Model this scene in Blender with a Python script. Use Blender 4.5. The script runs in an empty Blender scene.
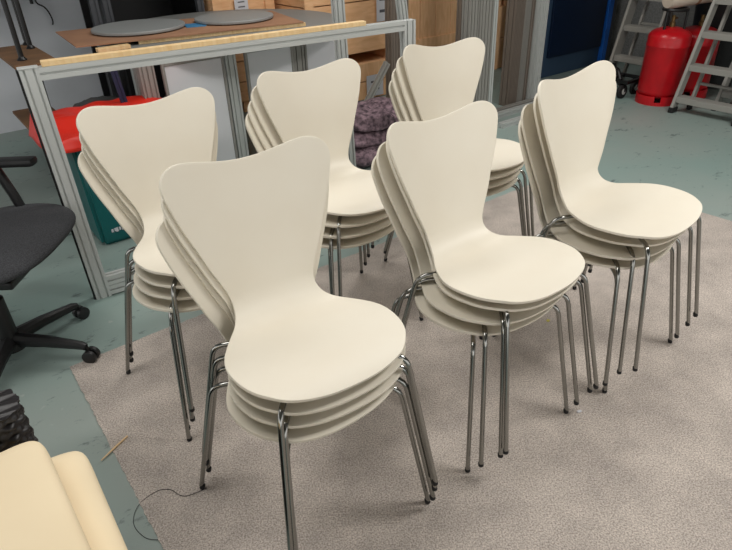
import bpy, bmesh, math, random
from mathutils import Vector, Matrix
random.seed(7)
scene = bpy.context.scene
C = scene.collection

# ------------------------------------------------------------------ camera
CAM_H, PITCH, ROLL, FPX = 1.4603, 0.5449, -0.0365, 594.47
fwd = Vector((0, math.cos(PITCH), -math.sin(PITCH)))
rt = Vector((1, 0, 0)); up = rt.cross(fwd)
R2 = rt*math.cos(ROLL) + up*math.sin(ROLL)
U2 = -rt*math.sin(ROLL) + up*math.cos(ROLL)
cd = bpy.data.cameras.new('camera'); cam = bpy.data.objects.new('camera', cd); C.objects.link(cam)
cd.sensor_width = 36; cd.lens = FPX/732*36; cd.clip_start = 0.05
M = Matrix((R2, U2, -fwd)).transposed().to_4x4(); M.translation = Vector((0, 0, CAM_H))
cam.matrix_world = M
scene.camera = cam

# ------------------------------------------------------------------ world, lights, exposure
scene.view_settings.view_transform = 'Standard'
scene.view_settings.look = 'None'
scene.view_settings.gamma = 1
scene.view_settings.use_curve_mapping = False
scene.view_settings.exposure = 0.37
w = bpy.data.worlds.new('world'); scene.world = w; w.use_nodes = True
w.node_tree.nodes['Background'].inputs[0].default_value = (1.0, 0.985, 0.965, 1)
w.node_tree.nodes['Background'].inputs[1].default_value = 1.0

PSI = math.radians(36.3)
UX = Vector((math.cos(PSI), math.sin(PSI), 0)); WX = Vector((-math.sin(PSI), math.cos(PSI), 0))
def UW(u, w_, z=0.0):
    p = UX*u + WX*w_; return Vector((p.x, p.y, z))
def area(name, u, w_, z, su, sw, power, col=(1, .975, .94), target=None):
    l = bpy.data.lights.new(name, 'AREA'); l.shape = 'RECTANGLE'; l.size = su; l.size_y = sw
    l.energy = power; l.color = col
    o = bpy.data.objects.new(name, l); C.objects.link(o); o.location = UW(u, w_, z)
    if target is None: o.rotation_euler = (0, 0, PSI)
    else:
        d = (target - o.location).normalized(); o.rotation_euler = d.to_track_quat('-Z', 'Y').to_euler()
    return o
area('ceiling_strip_light', 2.7, -0.2, 2.95, 1.4, 0.6, 56)
area('ceiling_strip_light', 0.0, 1.6, 2.95, 2.0, 0.8, 27)
area('ceiling_strip_light', 2.6, 2.9, 2.95, 2.4, 0.6, 33)

# ------------------------------------------------------------------ helpers
def lin(c):
    return tuple(((x/255)/12.92 if x/255 <= .04045 else ((x/255+.055)/1.055)**2.4) for x in c)
def mat(name, col, rough=.5, metal=0.0, noise=None, bump=0.0, bscale=200, spec=None, coat=0.0):
    """noise=(scale, other colour, detail) mixes a second real colour in object space"""
    m = bpy.data.materials.new(name); m.use_nodes = True; nt = m.node_tree; b = nt.nodes['Principled BSDF']
    b.inputs['Base Color'].default_value = (*lin(col), 1); b.inputs['Roughness'].default_value = rough
    b.inputs['Metallic'].default_value = metal
    if coat: b.inputs['Coat Weight'].default_value = coat
    if spec is not None: b.inputs['Specular IOR Level'].default_value = spec
    tc = nt.nodes.new('ShaderNodeTexCoord')
    if noise:
        n = nt.nodes.new('ShaderNodeTexNoise'); n.inputs['Scale'].default_value = noise[0]
        n.inputs['Detail'].default_value = noise[2] if len(noise) > 2 else 4
        nt.links.new(tc.outputs['Object'], n.inputs['Vector'])
        r = nt.nodes.new('ShaderNodeValToRGB'); r.color_ramp.elements[0].position = .35; r.color_ramp.elements[1].position = .65
        r.color_ramp.elements[0].color = (*lin(col), 1); r.color_ramp.elements[1].color = (*lin(noise[1]), 1)
        nt.links.new(n.outputs['Fac'], r.inputs['Fac']); nt.links.new(r.outputs['Color'], b.inputs['Base Color'])
    if bump:
        n2 = nt.nodes.new('ShaderNodeTexNoise'); n2.inputs['Scale'].default_value = bscale; n2.inputs['Detail'].default_value = 3
        nt.links.new(tc.outputs['Object'], n2.inputs['Vector'])
        bp = nt.nodes.new('ShaderNodeBump'); bp.inputs['Strength'].default_value = bump; bp.inputs['Distance'].default_value = .01
        nt.links.new(n2.outputs['Fac'], bp.inputs['Height']); nt.links.new(bp.outputs['Normal'], b.inputs['Normal'])
    return m
def wood_mat(name, c1, c2, scale=(1, 1, 14)):
    m = bpy.data.materials.new(name); m.use_nodes = True; nt = m.node_tree; b = nt.nodes['Principled BSDF']
    b.inputs['Roughness'].default_value = .65
    tc = nt.nodes.new('ShaderNodeTexCoord'); mp = nt.nodes.new('ShaderNodeMapping'); mp.inputs['Scale'].default_value = scale
    n = nt.nodes.new('ShaderNodeTexNoise'); n.inputs['Scale'].default_value = 3; n.inputs['Detail'].default_value = 6; n.inputs['Distortion'].default_value = .6
    r = nt.nodes.new('ShaderNodeValToRGB'); r.color_ramp.elements[0].position = .3; r.color_ramp.elements[1].position = .7
    r.color_ramp.elements[0].color = (*lin(c1), 1); r.color_ramp.elements[1].color = (*lin(c2), 1)
    nt.links.new(tc.outputs['Object'], mp.inputs['Vector']); nt.links.new(mp.outputs['Vector'], n.inputs['Vector'])
    nt.links.new(n.outputs['Fac'], r.inputs['Fac']); nt.links.new(r.outputs['Color'], b.inputs['Base Color'])
    return m

def mesh_obj(name, verts, faces, m, parent=None, smooth=False, sharp=None):
    me = bpy.data.meshes.new(name); me.from_pydata([tuple(v) for v in verts], [], faces)
    bm = bmesh.new(); bm.from_mesh(me); bmesh.ops.recalc_face_normals(bm, faces=bm.faces); bm.to_mesh(me); bm.free()
    if m: me.materials.append(m)
    if smooth:
        me.polygons.foreach_set('use_smooth', [True]*len(me.polygons))
        if sharp is not None: me.set_sharp_from_angle(angle=math.radians(sharp))
    o = bpy.data.objects.new(name, me); C.objects.link(o)
    if parent: o.parent = parent
    return o
def tag(o, label, cat, group=None, kind=None):
    if label: o['label'] = label
    if cat: o['category'] = cat
    if group: o['group'] = group
    if kind: o['kind'] = kind
    return o
def thing(name, label, cat, loc=(0, 0, 0), rz=0.0, group=None):
    o = bpy.data.objects.new(name, None); C.objects.link(o); o.location = loc; o.rotation_euler = (0, 0, rz)
    o.empty_display_size = .1
    return tag(o, label, cat, group)

class MB:
    """collects shapes for ONE mesh"""
    def __init__(s): s.v = []; s.f = []
    def add(s, v, f):
        n = len(s.v); s.v += [Vector(p) for p in v]; s.f += [tuple(i+n for i in q) for q in f]; return s
    def box(s, c, d, rot=None, bev=0.0):
        """box centred at c with size d, optional rotation matrix; bevelled on all edges"""
        bm = bmesh.new(); bmesh.ops.create_cube(bm, size=1)
        for v in bm.verts: v.co = Vector((v.co.x*d[0], v.co.y*d[1], v.co.z*d[2]))
        if bev: bmesh.ops.bevel(bm, geom=list(bm.edges), offset=bev, segments=2, affect='EDGES', profile=.6)
        bm.verts.index_update()
        R = rot if rot else Matrix.Identity(3)
        s.add([R @ v.co + Vector(c) for v in bm.verts], [[v.index for v in f.verts] for f in bm.faces]); bm.free(); return s
    def span(s, a, b, bev=0.0):
        return s.box([(a[i]+b[i])/2 for i in range(3)], [abs(b[i]-a[i]) for i in range(3)], None, bev)
    def tube(s, pts, r, n=10, cap=True, radii=None, fillet=0.0):
        pts = [Vector(p) for p in pts]
        if fillet: pts = fil(pts, fillet)
        N = len(pts); rings = []
        t0 = (pts[1]-pts[0]).normalized(); a = t0.orthogonal().normalized()
        for i, p in enumerate(pts):
            t = ((pts[min(i+1, N-1)]-p).normalized() + (p-pts[max(i-1, 0)]).normalized()).normalized()
            a = (a - t*a.dot(t)).normalized(); b = t.cross(a); rr = radii[i] if radii else r
            rings.append([p + (a*math.cos(k*2*math.pi/n) + b*math.sin(k*2*math.pi/n))*rr for k in range(n)])
        v = [q for R in rings for q in R]; f = []
        for i in range(N-1):
            for k in range(n): f.append((i*n+k, i*n+(k+1) % n, (i+1)*n+(k+1) % n, (i+1)*n+k))
        if cap: f.append(tuple(range(n-1, -1, -1))); f.append(tuple((N-1)*n+k for k in range(n)))
        return s.add(v, f)
    def lathe(s, prof, n=32, c=(0, 0, 0), ang=None):
        v = []; f = []
        for r, z in prof:
            for k in range(n): v.append(Vector((c[0]+r*math.cos(k*2*math.pi/n), c[1]+r*math.sin(k*2*math.pi/n), c[2]+z)))
        for i in range(len(prof)-1):
            for k in range(n): f.append((i*n+k, i*n+(k+1) % n, (i+1)*n+(k+1) % n, (i+1)*n+k))
        if prof[0][0] > 1e-6: f.append(tuple(range(n-1, -1, -1)))
        if prof[-1][0] > 1e-6: f.append(tuple((len(prof)-1)*n+k for k in range(n)))
        return s.add(v, f)
    def extrude(s, poly, a, b, side):
        """2D polygon poly[(x,y)] swept from a to b, its x axis along `side`"""
        a = Vector(a); b = Vector(b); t = (b-a).normalized(); x = Vector(side); x = (x - t*x.dot(t)).normalized(); y = t.cross(x)
        n = len(poly); v = [a + x*p[0] + y*p[1] for p in poly] + [b + x*p[0] + y*p[1] for p in poly]
        f = [(i, (i+1) % n, n+(i+1) % n, n+i) for i in range(n)] + [tuple(range(n-1, -1, -1)), tuple(range(n, 2*n))]
        return s.add(v, f)
    def build(s, name, m, parent=None, smooth=False, sharp=35):
        return mesh_obj(name, s.v, s.f, m, parent, smooth, sharp)
def fil(pts, r, n=5):
    out = [pts[0]]
    for i in range(1, len(pts)-1):
        p = pts[i]; a = (pts[i-1]-p); b = (pts[i+1]-p); d = min(r, a.length*.45, b.length*.45)
        A = p + a.normalized()*d; B = p + b.normalized()*d
        for k in range(n+1):
            t = k/n; out.append(A*(1-t)**2 + p*2*t*(1-t) + B*t*t)
    out.append(pts[-1]); return out
def prof2(wd, dp, nx=1, ny=1, sw=.009, sd=.008):
    """aluminium extrusion section wd x dp with T-slot grooves in every face"""
    P = []
    def side(L, n, mp):
        pts = [(-L/2, 0)]
        for k in range(n):
            c = -L/2 + (k+.5)*L/n
            pts += [(c-sw/2, 0), (c-sw/2, sd), (c+sw/2, sd), (c+sw/2, 0)]
        return [mp(*p) for p in pts]
    P += side(wd, nx, lambda x, d: (x, -dp/2+d))
    P += side(dp, ny, lambda x, d: (wd/2-d, x))
    P += side(wd, nx, lambda x, d: (-x, dp/2-d))
    P += side(dp, ny, lambda x, d: (-wd/2+d, -x))
    return P
RZ = Matrix.Rotation(PSI, 3, 'Z')
def room(name, label, cat, u, w_, z=0.0, dr=0.0, group=None):
    return thing(name, label, cat, UW(u, w_, z), PSI+dr, group)

# ------------------------------------------------------------------ materials
M_shell = mat('cream_lacquer', (228, 221, 205), .45, noise=(5, (225, 217, 200), 3))
M_chrome = mat('chrome', (156, 156, 152), .14, 1.0)
M_rubber = mat('black_rubber', (22, 21, 21), .7)
M_alu = mat('anodised_aluminium', (192, 195, 192), .42, .15)
M_alu_dull = mat('dull_aluminium', (150, 148, 142), .45, .15)
M_taupe = mat('taupe_profile', (124, 113, 103), .55, .1)
M_batten = wood_mat('pine_batten', (236, 208, 160), (222, 186, 132), (14, 2, 2))
M_crate = wood_mat('crate_timber', (240, 192, 146), (220, 168, 120), (2, 2, 10))
M_crate_pale = wood_mat('pale_crate_timber', (242, 196, 150), (222, 172, 124), (10, 2, 2))
M_card = mat('cardboard', (164, 122, 92), .85, noise=(6, (150, 110, 84), 4))
M_brown = mat('brown_board', (122, 88, 56), .7, noise=(9, (100, 72, 46), 4))
M_greydisc = mat('grey_laminate', (140, 143, 142), .5)
M_table = mat('grey_table_top', (128, 130, 128), .5)
M_white = mat('white_board', (224, 225, 228), .45)
M_paper = mat('white_label_paper', (205, 205, 210), .7)
M_ink = mat('grey_label_print', (92, 92, 98), .8)
M_black = mat('black_plastic', (20, 20, 21), .45)
M_blackmetal = mat('black_metal', (14, 14, 15), .4)
M_fabric = mat('charcoal_fabric', (44, 45, 48), .95, noise=(260, (66, 67, 70), 3), bump=.35, bscale=420)
M_teal = mat('teal_plastic', (6, 92, 92), .35)
M_redcloth = mat('red_plastic_sheet', (222, 44, 28), .42)
M_greybag = mat('grey_bag', (92, 94, 94), .7)
M_blanket = mat('purple_grey_felt', (140, 116, 124), .95, noise=(34, (62, 49, 56), 7), bump=.9, bscale=45)
M_red = mat('red_gas_cylinder_paint', (196, 12, 26), .32, noise=(7, (176, 14, 24), 4))
M_cream = mat('cream_cushion', (240, 222, 188), .8, noise=(4, (234, 215, 180), 3))
M_wicker = mat('black_rattan', (26, 23, 24), .42)
M_navy = mat('navy_panel', (9, 28, 54), .3)
M_blue = mat('bright_blue_edge', (26, 98, 190), .45)
M_steelblue = mat('steel_blue_rail', (52, 74, 98), .5)
M_blueprofile = mat('dark_blue_strip', (14, 16, 56), .5)
M_bluefilm = mat('blue_film', (62, 128, 172), .5)
M_roll = mat('beige_roll', (196, 182, 166), .7)
M_brass = mat('valve_brass', (120, 96, 62), .4, .8)
M_hub = mat('white_hub', (190, 190, 186), .5)
M_stick = mat('wood_stick', (222, 190, 146), .7)
M_thread = mat('dark_thread', (40, 40, 42), .9)
M_darkgrey = mat('dark_grey_paint', (70, 72, 76), .5)

def floor_mat():
    m = bpy.data.materials.new('painted_concrete'); m.use_nodes = True; nt = m.node_tree; b = nt.nodes['Principled BSDF']; L = nt.links
    tc = nt.nodes.new('ShaderNodeTexCoord')
    n1 = nt.nodes.new('ShaderNodeTexNoise'); n1.inputs['Scale'].default_value = .8; n1.inputs['Detail'].default_value = 5
    r1 = nt.nodes.new('ShaderNodeValToRGB'); r1.color_ramp.elements[0].position = .35; r1.color_ramp.elements[1].position = .68
    r1.color_ramp.elements[0].color = (*lin((138, 160, 154)), 1); r1.color_ramp.elements[1].color = (*lin((156, 164, 158)), 1)
    # dark scuffs and chips
    mp = nt.nodes.new('ShaderNodeMapping'); mp.inputs['Scale'].default_value = (1, 1.9, 1); mp.inputs['Rotation'].default_value = (0, 0, .9)
    n2 = nt.nodes.new('ShaderNodeTexNoise'); n2.inputs['Scale'].default_value = 8.5; n2.inputs['Detail'].default_value = 7; n2.inputs['Roughness'].default_value = .72
    r2 = nt.nodes.new('ShaderNodeValToRGB'); r2.color_ramp.elements[0].position = .585; r2.color_ramp.elements[1].position = .67
    r2.color_ramp.elements[0].color = (0, 0, 0, 1); r2.color_ramp.elements[1].color = (.75, .75, .75, 1)
    mx = nt.nodes.new('ShaderNodeMix'); mx.data_type = 'RGBA'; mx.inputs['B'].default_value = (*lin((78, 90, 88)), 1)
    # pale specks
    n3 = nt.nodes.new('ShaderNodeTexNoise'); n3.inputs['Scale'].default_value = 23; n3.inputs['Detail'].default_value = 4
    r3 = nt.nodes.new('ShaderNodeValToRGB'); r3.color_ramp.elements[0].position = .7; r3.color_ramp.elements[1].position = .76
    r3.color_ramp.elements[0].color = (0, 0, 0, 1); r3.color_ramp.elements[1].color = (.7, .7, .7, 1)
    mx2 = nt.nodes.new('ShaderNodeMix'); mx2.data_type = 'RGBA'; mx2.inputs['B'].default_value = (*lin((176, 182, 176)), 1)
    L.new(tc.outputs['Object'], n1.inputs['Vector']); L.new(tc.outputs['Object'], mp.inputs['Vector']); L.new(mp.outputs['Vector'], n2.inputs['Vector'])
    L.new(tc.outputs['Object'], n3.inputs['Vector'])
    L.new(n1.outputs['Fac'], r1.inputs['Fac']); L.new(n2.outputs['Fac'], r2.inputs['Fac']); L.new(n3.outputs['Fac'], r3.inputs['Fac'])
    L.new(r1.outputs['Color'], mx.inputs['A']); L.new(r2.outputs['Color'], mx.inputs['Factor'])
    L.new(mx.outputs['Result'], mx2.inputs['A']); L.new(r3.outputs['Color'], mx2.inputs['Factor'])
    L.new(mx2.outputs['Result'], b.inputs['Base Color'])
    b.inputs['Roughness'].default_value = .55
    bp = nt.nodes.new('ShaderNodeBump'); bp.inputs['Strength'].default_value = .15; bp.inputs['Distance'].default_value = .01
    L.new(n2.outputs['Fac'], bp.inputs['Height']); L.new(bp.outputs['Normal'], b.inputs['Normal'])
    return m
def carpet_mat():
    m = bpy.data.materials.new('grey_loop_carpet'); m.use_nodes = True; nt = m.node_tree; b = nt.nodes['Principled BSDF']; L = nt.links
    tc = nt.nodes.new('ShaderNodeTexCoord')
    n1 = nt.nodes.new('ShaderNodeTexNoise'); n1.inputs['Scale'].default_value = 210; n1.inputs['Detail'].default_value = 3
    r1 = nt.nodes.new('ShaderNodeValToRGB'); r1.color_ramp.elements[0].position = .33; r1.color_ramp.elements[1].position = .67
    r1.color_ramp.elements[0].color = (*lin((150, 141, 134)), 1); r1.color_ramp.elements[1].color = (*lin((214, 204, 194)), 1)
    n2 = nt.nodes.new('ShaderNodeTexNoise'); n2.inputs['Scale'].default_value = 4.5; n2.inputs['Detail'].default_value = 6; n2.inputs['Roughness'].default_value = .65
    r2 = nt.nodes.new('ShaderNodeValToRGB'); r2.color_ramp.elements[0].position = .3; r2.color_ramp.elements[1].position = .7
    r2.color_ramp.elements[0].color = (.76, .755, .76, 1); r2.color_ramp.elements[1].color = (1.16, 1.15, 1.14, 1)
    mx = nt.nodes.new('ShaderNodeMix'); mx.data_type = 'RGBA'; mx.blend_type = 'MULTIPLY'; mx.inputs['Factor'].default_value = 1
    for n in (n1, n2): L.new(tc.outputs['Object'], n.inputs['Vector'])
    L.new(n1.outputs['Fac'], r1.inputs['Fac']); L.new(n2.outputs['Fac'], r2.inputs['Fac'])
    L.new(r1.outputs['Color'], mx.inputs['A']); L.new(r2.outputs['Color'], mx.inputs['B']); L.new(mx.outputs['Result'], b.inputs['Base Color'])
    b.inputs['Roughness'].default_value = 1; b.inputs['Specular IOR Level'].default_value = .1
    bp = nt.nodes.new('ShaderNodeBump'); bp.inputs['Strength'].default_value = .5; bp.inputs['Distance'].default_value = .006
    L.new(n1.outputs['Fac'], bp.inputs['Height']); L.new(bp.outputs['Normal'], b.inputs['Normal'])
    return m
M_floor = floor_mat(); M_carpet = carpet_mat()
M_wall = mat('grey_wall_paint', (214, 217, 222), .8, noise=(3, (206, 209, 214), 4))
M_wall_r = mat('speckled_grey_wall', (140, 140, 138), .8, noise=(60, (120, 120, 118), 4))
M_ceil = mat('dark_ceiling', (120, 120, 118), .9)

# ------------------------------------------------------------------ room
fz = -.012
def struct(o): o['kind'] = 'structure'; return o
fl = MB().box((0, 0, 0), (13, 13, .1)).build('floor', M_floor); struct(fl); fl.location = UW(1.5, .8, -.05); fl.rotation_euler = (0, 0, PSI)
wb = MB().box((0, 0, 0), (8.3, .1, 3.0)).build('wall_back', M_wall); struct(wb); wb.location = UW(2.2, 5.75, 1.5); wb.rotation_euler = (0, 0, PSI)
wr = MB().box((0, 0, 0), (.1, 11, 3.0)).build('wall_right', M_wall_r); struct(wr); wr.location = UW(6.4, .35, 1.5); wr.rotation_euler = (0, 0, PSI)
ce = MB().box((0, 0, 0), (13, 13, .1)).build('ceiling', M_ceil); struct(ce); ce.location = UW(1.5, .8, 3.05); ce.rotation_euler = (0, 0, PSI)

# carpet, 6 mm thick with a slightly ragged cut edge
def carpet():
    pts = []
    u0, u1, wT, wB = .155, 3.24, 2.135, -1.9
    def rag(a, b, n, amp, skip=False):
        for i in range(n):
            t = i/n; p = [a[0]+(b[0]-a[0])*t, a[1]+(b[1]-a[1])*t]
            d = random.uniform(-amp, amp); L = math.hypot(b[0]-a[0], b[1]-a[1]); nx, ny = -(b[1]-a[1])/L, (b[0]-a[0])/L
            pts.append((p[0]+nx*d, p[1]+ny*d))
    A, B, D, E_ = (.135, wT), (.115, wB), (3.36, wB), (3.20, wT)
    rag(A, B, 260, .0025); rag(B, D, 60, .003); rag(D, E_, 150, .0025); rag(E_, A, 160, .003)
    n = len(pts); v = [UW(p[0], p[1], .0) for p in pts] + [UW(p[0], p[1], .005) for p in pts]
    f = [(i, (i+1) % n, n+(i+1) % n, n+i) for i in range(n)] + [tuple(range(n, 2*n))]
    o = mesh_obj('carpet', v, f, M_carpet)
    tag(o, 'large grey beige carpet piece with a cut edge lying on the teal painted floor', 'carpet')
carpet()

# ------------------------------------------------------------------ stacking chair
Q = dict(Ls=.321, as_=.0434, R=.0863, ab=1.3416, Lb=.3566, w0=.1608, w1=.1988, w2=.2195, w3=.217, w4=.1235, w5=.1618, w6=.2031, w7=.2245, dip=.0217, kb=.8318, ks=.2506, ff=.2331, cb=.1361, pf=2.6, rl=.2557, ke=.8497, fe=.0328, de=.7952)
ARC = Q['R']*(Q['ab']+Q['as_']); LT = Q['Ls']+ARC+Q['Lb']; NS = 600
def _th(s):
    if s < Q['Ls']: th = -Q['as_']
    elif s < Q['Ls']+ARC: th = -Q['as_'] + (s-Q['Ls'])/Q['R']
    else: th = Q['ab'] - Q['cb']*(s-Q['Ls']-ARC)
    return th + max(0, (0.06-s)/0.06)*.35
PX = [Q['ff']]; PZ = [.443]; PT = [_th(0)]
for i in range(1, NS):
    s = LT*(i-1)/(NS-1); ds = LT/(NS-1)
    PX.append(PX[-1]-math.cos(_th(s))*ds); PZ.append(PZ[-1]+math.sin(_th(s))*ds); PT.append(_th(LT*i/(NS-1)))
def pf(s):
    t = min(max(s/LT, 0), 1)*(NS-1); i = min(int(t), NS-2); f = t-i
    return [A[i]*(1-f)+A[i+1]*f for A in (PX, PZ, PT)]
def embed(s, y):
    X, Z, T = pf(s); w_ = min(max((s-Q['Ls'])/(ARC+.08), 0), 1); w_ = w_*w_*(3-2*w_); off = (Q['kb']*w_+Q['ks']*(1-w_))*y*y
    return Vector((X+off*math.sin(T), y, Z+off*math.cos(T)))
KS = [Q['fe'], .08, .15, .22, Q['Ls']-.01, Q['Ls']+ARC*.5, Q['Ls']+ARC+Q['Lb']*.3, Q['Ls']+ARC+Q['Lb']*.62, Q['Ls']+ARC+Q['Lb']*Q['ke']]
WS = [Q['w0'], Q['w1'], Q['w2'], Q['w3'], (Q['w3']+Q['w4'])/2, Q['w4'], Q['w5'], Q['w6'], Q['w7']]
def grads(k, w_):
    n = len(k); g = []
    for i in range(n):
        if i == 0: g.append((w_[1]-w_[0])/(k[1]-k[0]))
        elif i == n-1: g.append((w_[-1]-w_[-2])/(k[-1]-k[-2]))
        else:
            h1 = k[i]-k[i-1]; h2 = k[i+1]-k[i]
            g.append((h1*h1*w_[i+1]+(h2*h2-h1*h1)*w_[i]-h2*h2*w_[i-1])/(h1*h2*(h1+h2)))
    return g
GS = grads(KS, WS)
def wid(s):
    i = 0
    while i < len(KS)-2 and s > KS[i+1]: i += 1
    h = KS[i+1]-KS[i]; t = min(max((s-KS[i])/h, 0), 1)
    return (2*t**3-3*t*t+1)*WS[i]+(t**3-2*t*t+t)*h*GS[i]+(-2*t**3+3*t*t)*WS[i+1]+(t**3-t*t)*h*GS[i+1]
def shell_mesh():
    NSIDE, NC = 72, 40
    def front(v):      # v in 0..1 across, corner to corner
        a = abs(2*v-1); return (KS[0]*a**Q['pf'], Q['w0']*(2*v-1))
    w7 = Q['w7']; rl = w7*Q['rl']
    lob = []
    for k in range(0, 41):
        a = math.pi/2*k/40; lob.append((KS[-1]+(LT-KS[-1])*math.sin(a), w7-rl*(1-math.cos(a))))
    for k in range(1, 61):
        u = k/60; lob.append((LT-Q['dip']*(.5-.5*math.cos(math.pi*u**Q['de'])), (w7-rl)*(1-u)))
    # full half outline: front centre -> side -> lobe -> dip, resampled evenly and smoothed
    half = [(KS[0]*(k/30)**Q['pf'], Q['w0']*k/30) for k in range(30)]
    half += [(KS[0]+(KS[-1]-KS[0])*k/200, wid(KS[0]+(KS[-1]-KS[0])*k/200)) for k in range(200)] + lob
    ln = [0]
    for i in range(1, len(half)): ln.append(ln[-1]+math.dist(half[i], half[i-1]))
    NP = 360; even = []; i = 0
    for k in range(NP+1):
        d = ln[-1]*k/NP
        while i < len(ln)-2 and ln[i+1] < d: i += 1
        f = (d-ln[i])/max(ln[i+1]-ln[i], 1e-9); even.append([half[i][j]*(1-f)+half[i+1][j]*f for j in (0, 1)])
    hs = ln[-1]/NP
    def ev(k):
        if k < 0: return (even[-k][0], -even[-k][1])
        if k > NP: return (even[2*NP-k][0], -even[2*NP-k][1])
        return even[k]
    sm_ = []
    for k in range(NP+1):
        sg_ = .015
        R_ = int(2.6*sg_/hs); ww = 0; a = 0; b = 0
        for q in range(-R_, R_+1):
            g_ = math.exp(-.5*(q*hs/sg_)**2); p = ev(k+q); ww += g_; a += g_*p[0]; b += g_*p[1]
        # smoothing pulls convex curves in a little: push half of it back
        a /= ww; b /= ww; sm_.append((a, b))
    k1 = min(range(NP+1), key=lambda k: abs(even[k][0]-KS[0]*1.6)+ (0 if even[k][1] > .1 else 9))
    k2 = min(range(NP//2, NP+1), key=lambda k: abs(even[k][0]-(LT-.012))+ (0 if even[k][1] > w7*.8 else 9))
    def at(t):
        t = min(max(t, 0), NP); i = min(int(t), NP-1); f = t-i
        return [sm_[i][j]*(1-f)+sm_[i+1][j]*f for j in (0, 1)]
    def front(v):
        p = at(k1*abs(2*v-1)); return (p[0], p[1]*(1 if v >= .5 else -1))
    def top(v):
        p = at(NP-(NP-k2)*abs(2*v-1)); return (p[0], p[1]*(1 if v >= .5 else -1))
    def side(t, sg): p = at(k1+(k2-k1)*t); return (p[0], sg*p[1])
    P00, P10 = side(0, -1), side(0, 1); P01, P11 = side(1, -1), side(1, 1)
    g = []
    for i in range(NSIDE+1):
        t = i/NSIDE; L_, R_ = side(t, -1), side(t, 1); row = []
        for j in range(NC+1):
            v = j/NC; F, T = front(v), top(v)
            row.append([(1-v)*L_[k]+v*R_[k]+(1-t)*F[k]+t*T[k]-((1-v)*(1-t)*P00[k]+v*(1-t)*P10[k]+(1-v)*t*P01[k]+v*t*P11[k]) for k in (0, 1)])
        g.append(row)
    verts = [embed(s, y) for row in g for s, y in row]; W = NC+1
    # sitter side is up; winding so that normals point to the sitter
    faces = [(i*W+j, i*W+j+1, (i+1)*W+j+1, (i+1)*W+j) for i in range(NSIDE) for j in range(NC)]
    me = bpy.data.meshes.new('tmp'); me.from_pydata(verts, [], faces); me.update()
    n0 = me.polygons[len(faces)//4].normal
    if n0.z < 0: me.flip_normals()
    o = bpy.data.objects.new('tmp', me); C.objects.link(o)
    m = o.modifiers.new('s', 'SOLIDIFY'); m.thickness = .0082; m.offset = -1; m.use_even_offset = False
    b = o.modifiers.new('b', 'BEVEL'); b.width = .0028; b.segments = 3; b.limit_method = 'ANGLE'; b.angle_limit = math.radians(50)
    dg = bpy.context.evaluated_depsgraph_get(); out = bpy.data.meshes.new_from_object(o.evaluated_get(dg))
    bpy.data.objects.remove(o); out.name = 'seat_shell'
    out.polygons.foreach_set('use_smooth', [True]*len(out.polygons)); out.set_sharp_from_angle(angle=math.radians(50))
    out.materials.clear(); out.materials.append(M_shell); return out
SHELL = shell_mesh()
def make_chair():
    root = thing('stacking_chair', '', '')
    o = bpy.data.objects.new('seat_shell', SHELL); C.objects.link(o); o.parent = root
    # under seat hub with rubber pads
    zc = embed(.23, 0).z-.0082
    MB().lathe([(.0, -.004), (.062, -.004), (.066, -.0015), (.066, .0), (.05, .003), (0, .003)], 28, (.0, 0, zc-.0042)).build('mounting_plate', M_chrome, root, True)
    for (bx, by, bz, fx, fy) in ((.1963, .1700, .4200, .2629, .2185), (-.128, .1977, .4165, -.2058, .2654)):
        for sg in (-1, 1):
            a = Vector((fx, sg*fy, .012)); b = Vector((bx, sg*by, bz)); c = Vector((.035 if bx > 0 else -.035, sg*.03, zc-.016))
            lg = MB().tube([a, b, c], .0070, 14, fillet=.036).build('leg', M_chrome, root, True)
            d = (b-a).normalized(); p0 = Vector((fx, sg*fy, 0))-d*0
            MB().tube([p0, p0+d*.002, p0+d*.013, p0+d*.016], .009, 12, radii=[.0070, .0083, .0083, .0072]).build('rubber_foot', M_rubber, lg, True)
    return root
def copy_tree(o, parent=None):
    c = o.copy(); C.objects.link(c); c.parent = parent
    for k in list(o.children): copy_tree(k, c)
    return c
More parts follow.
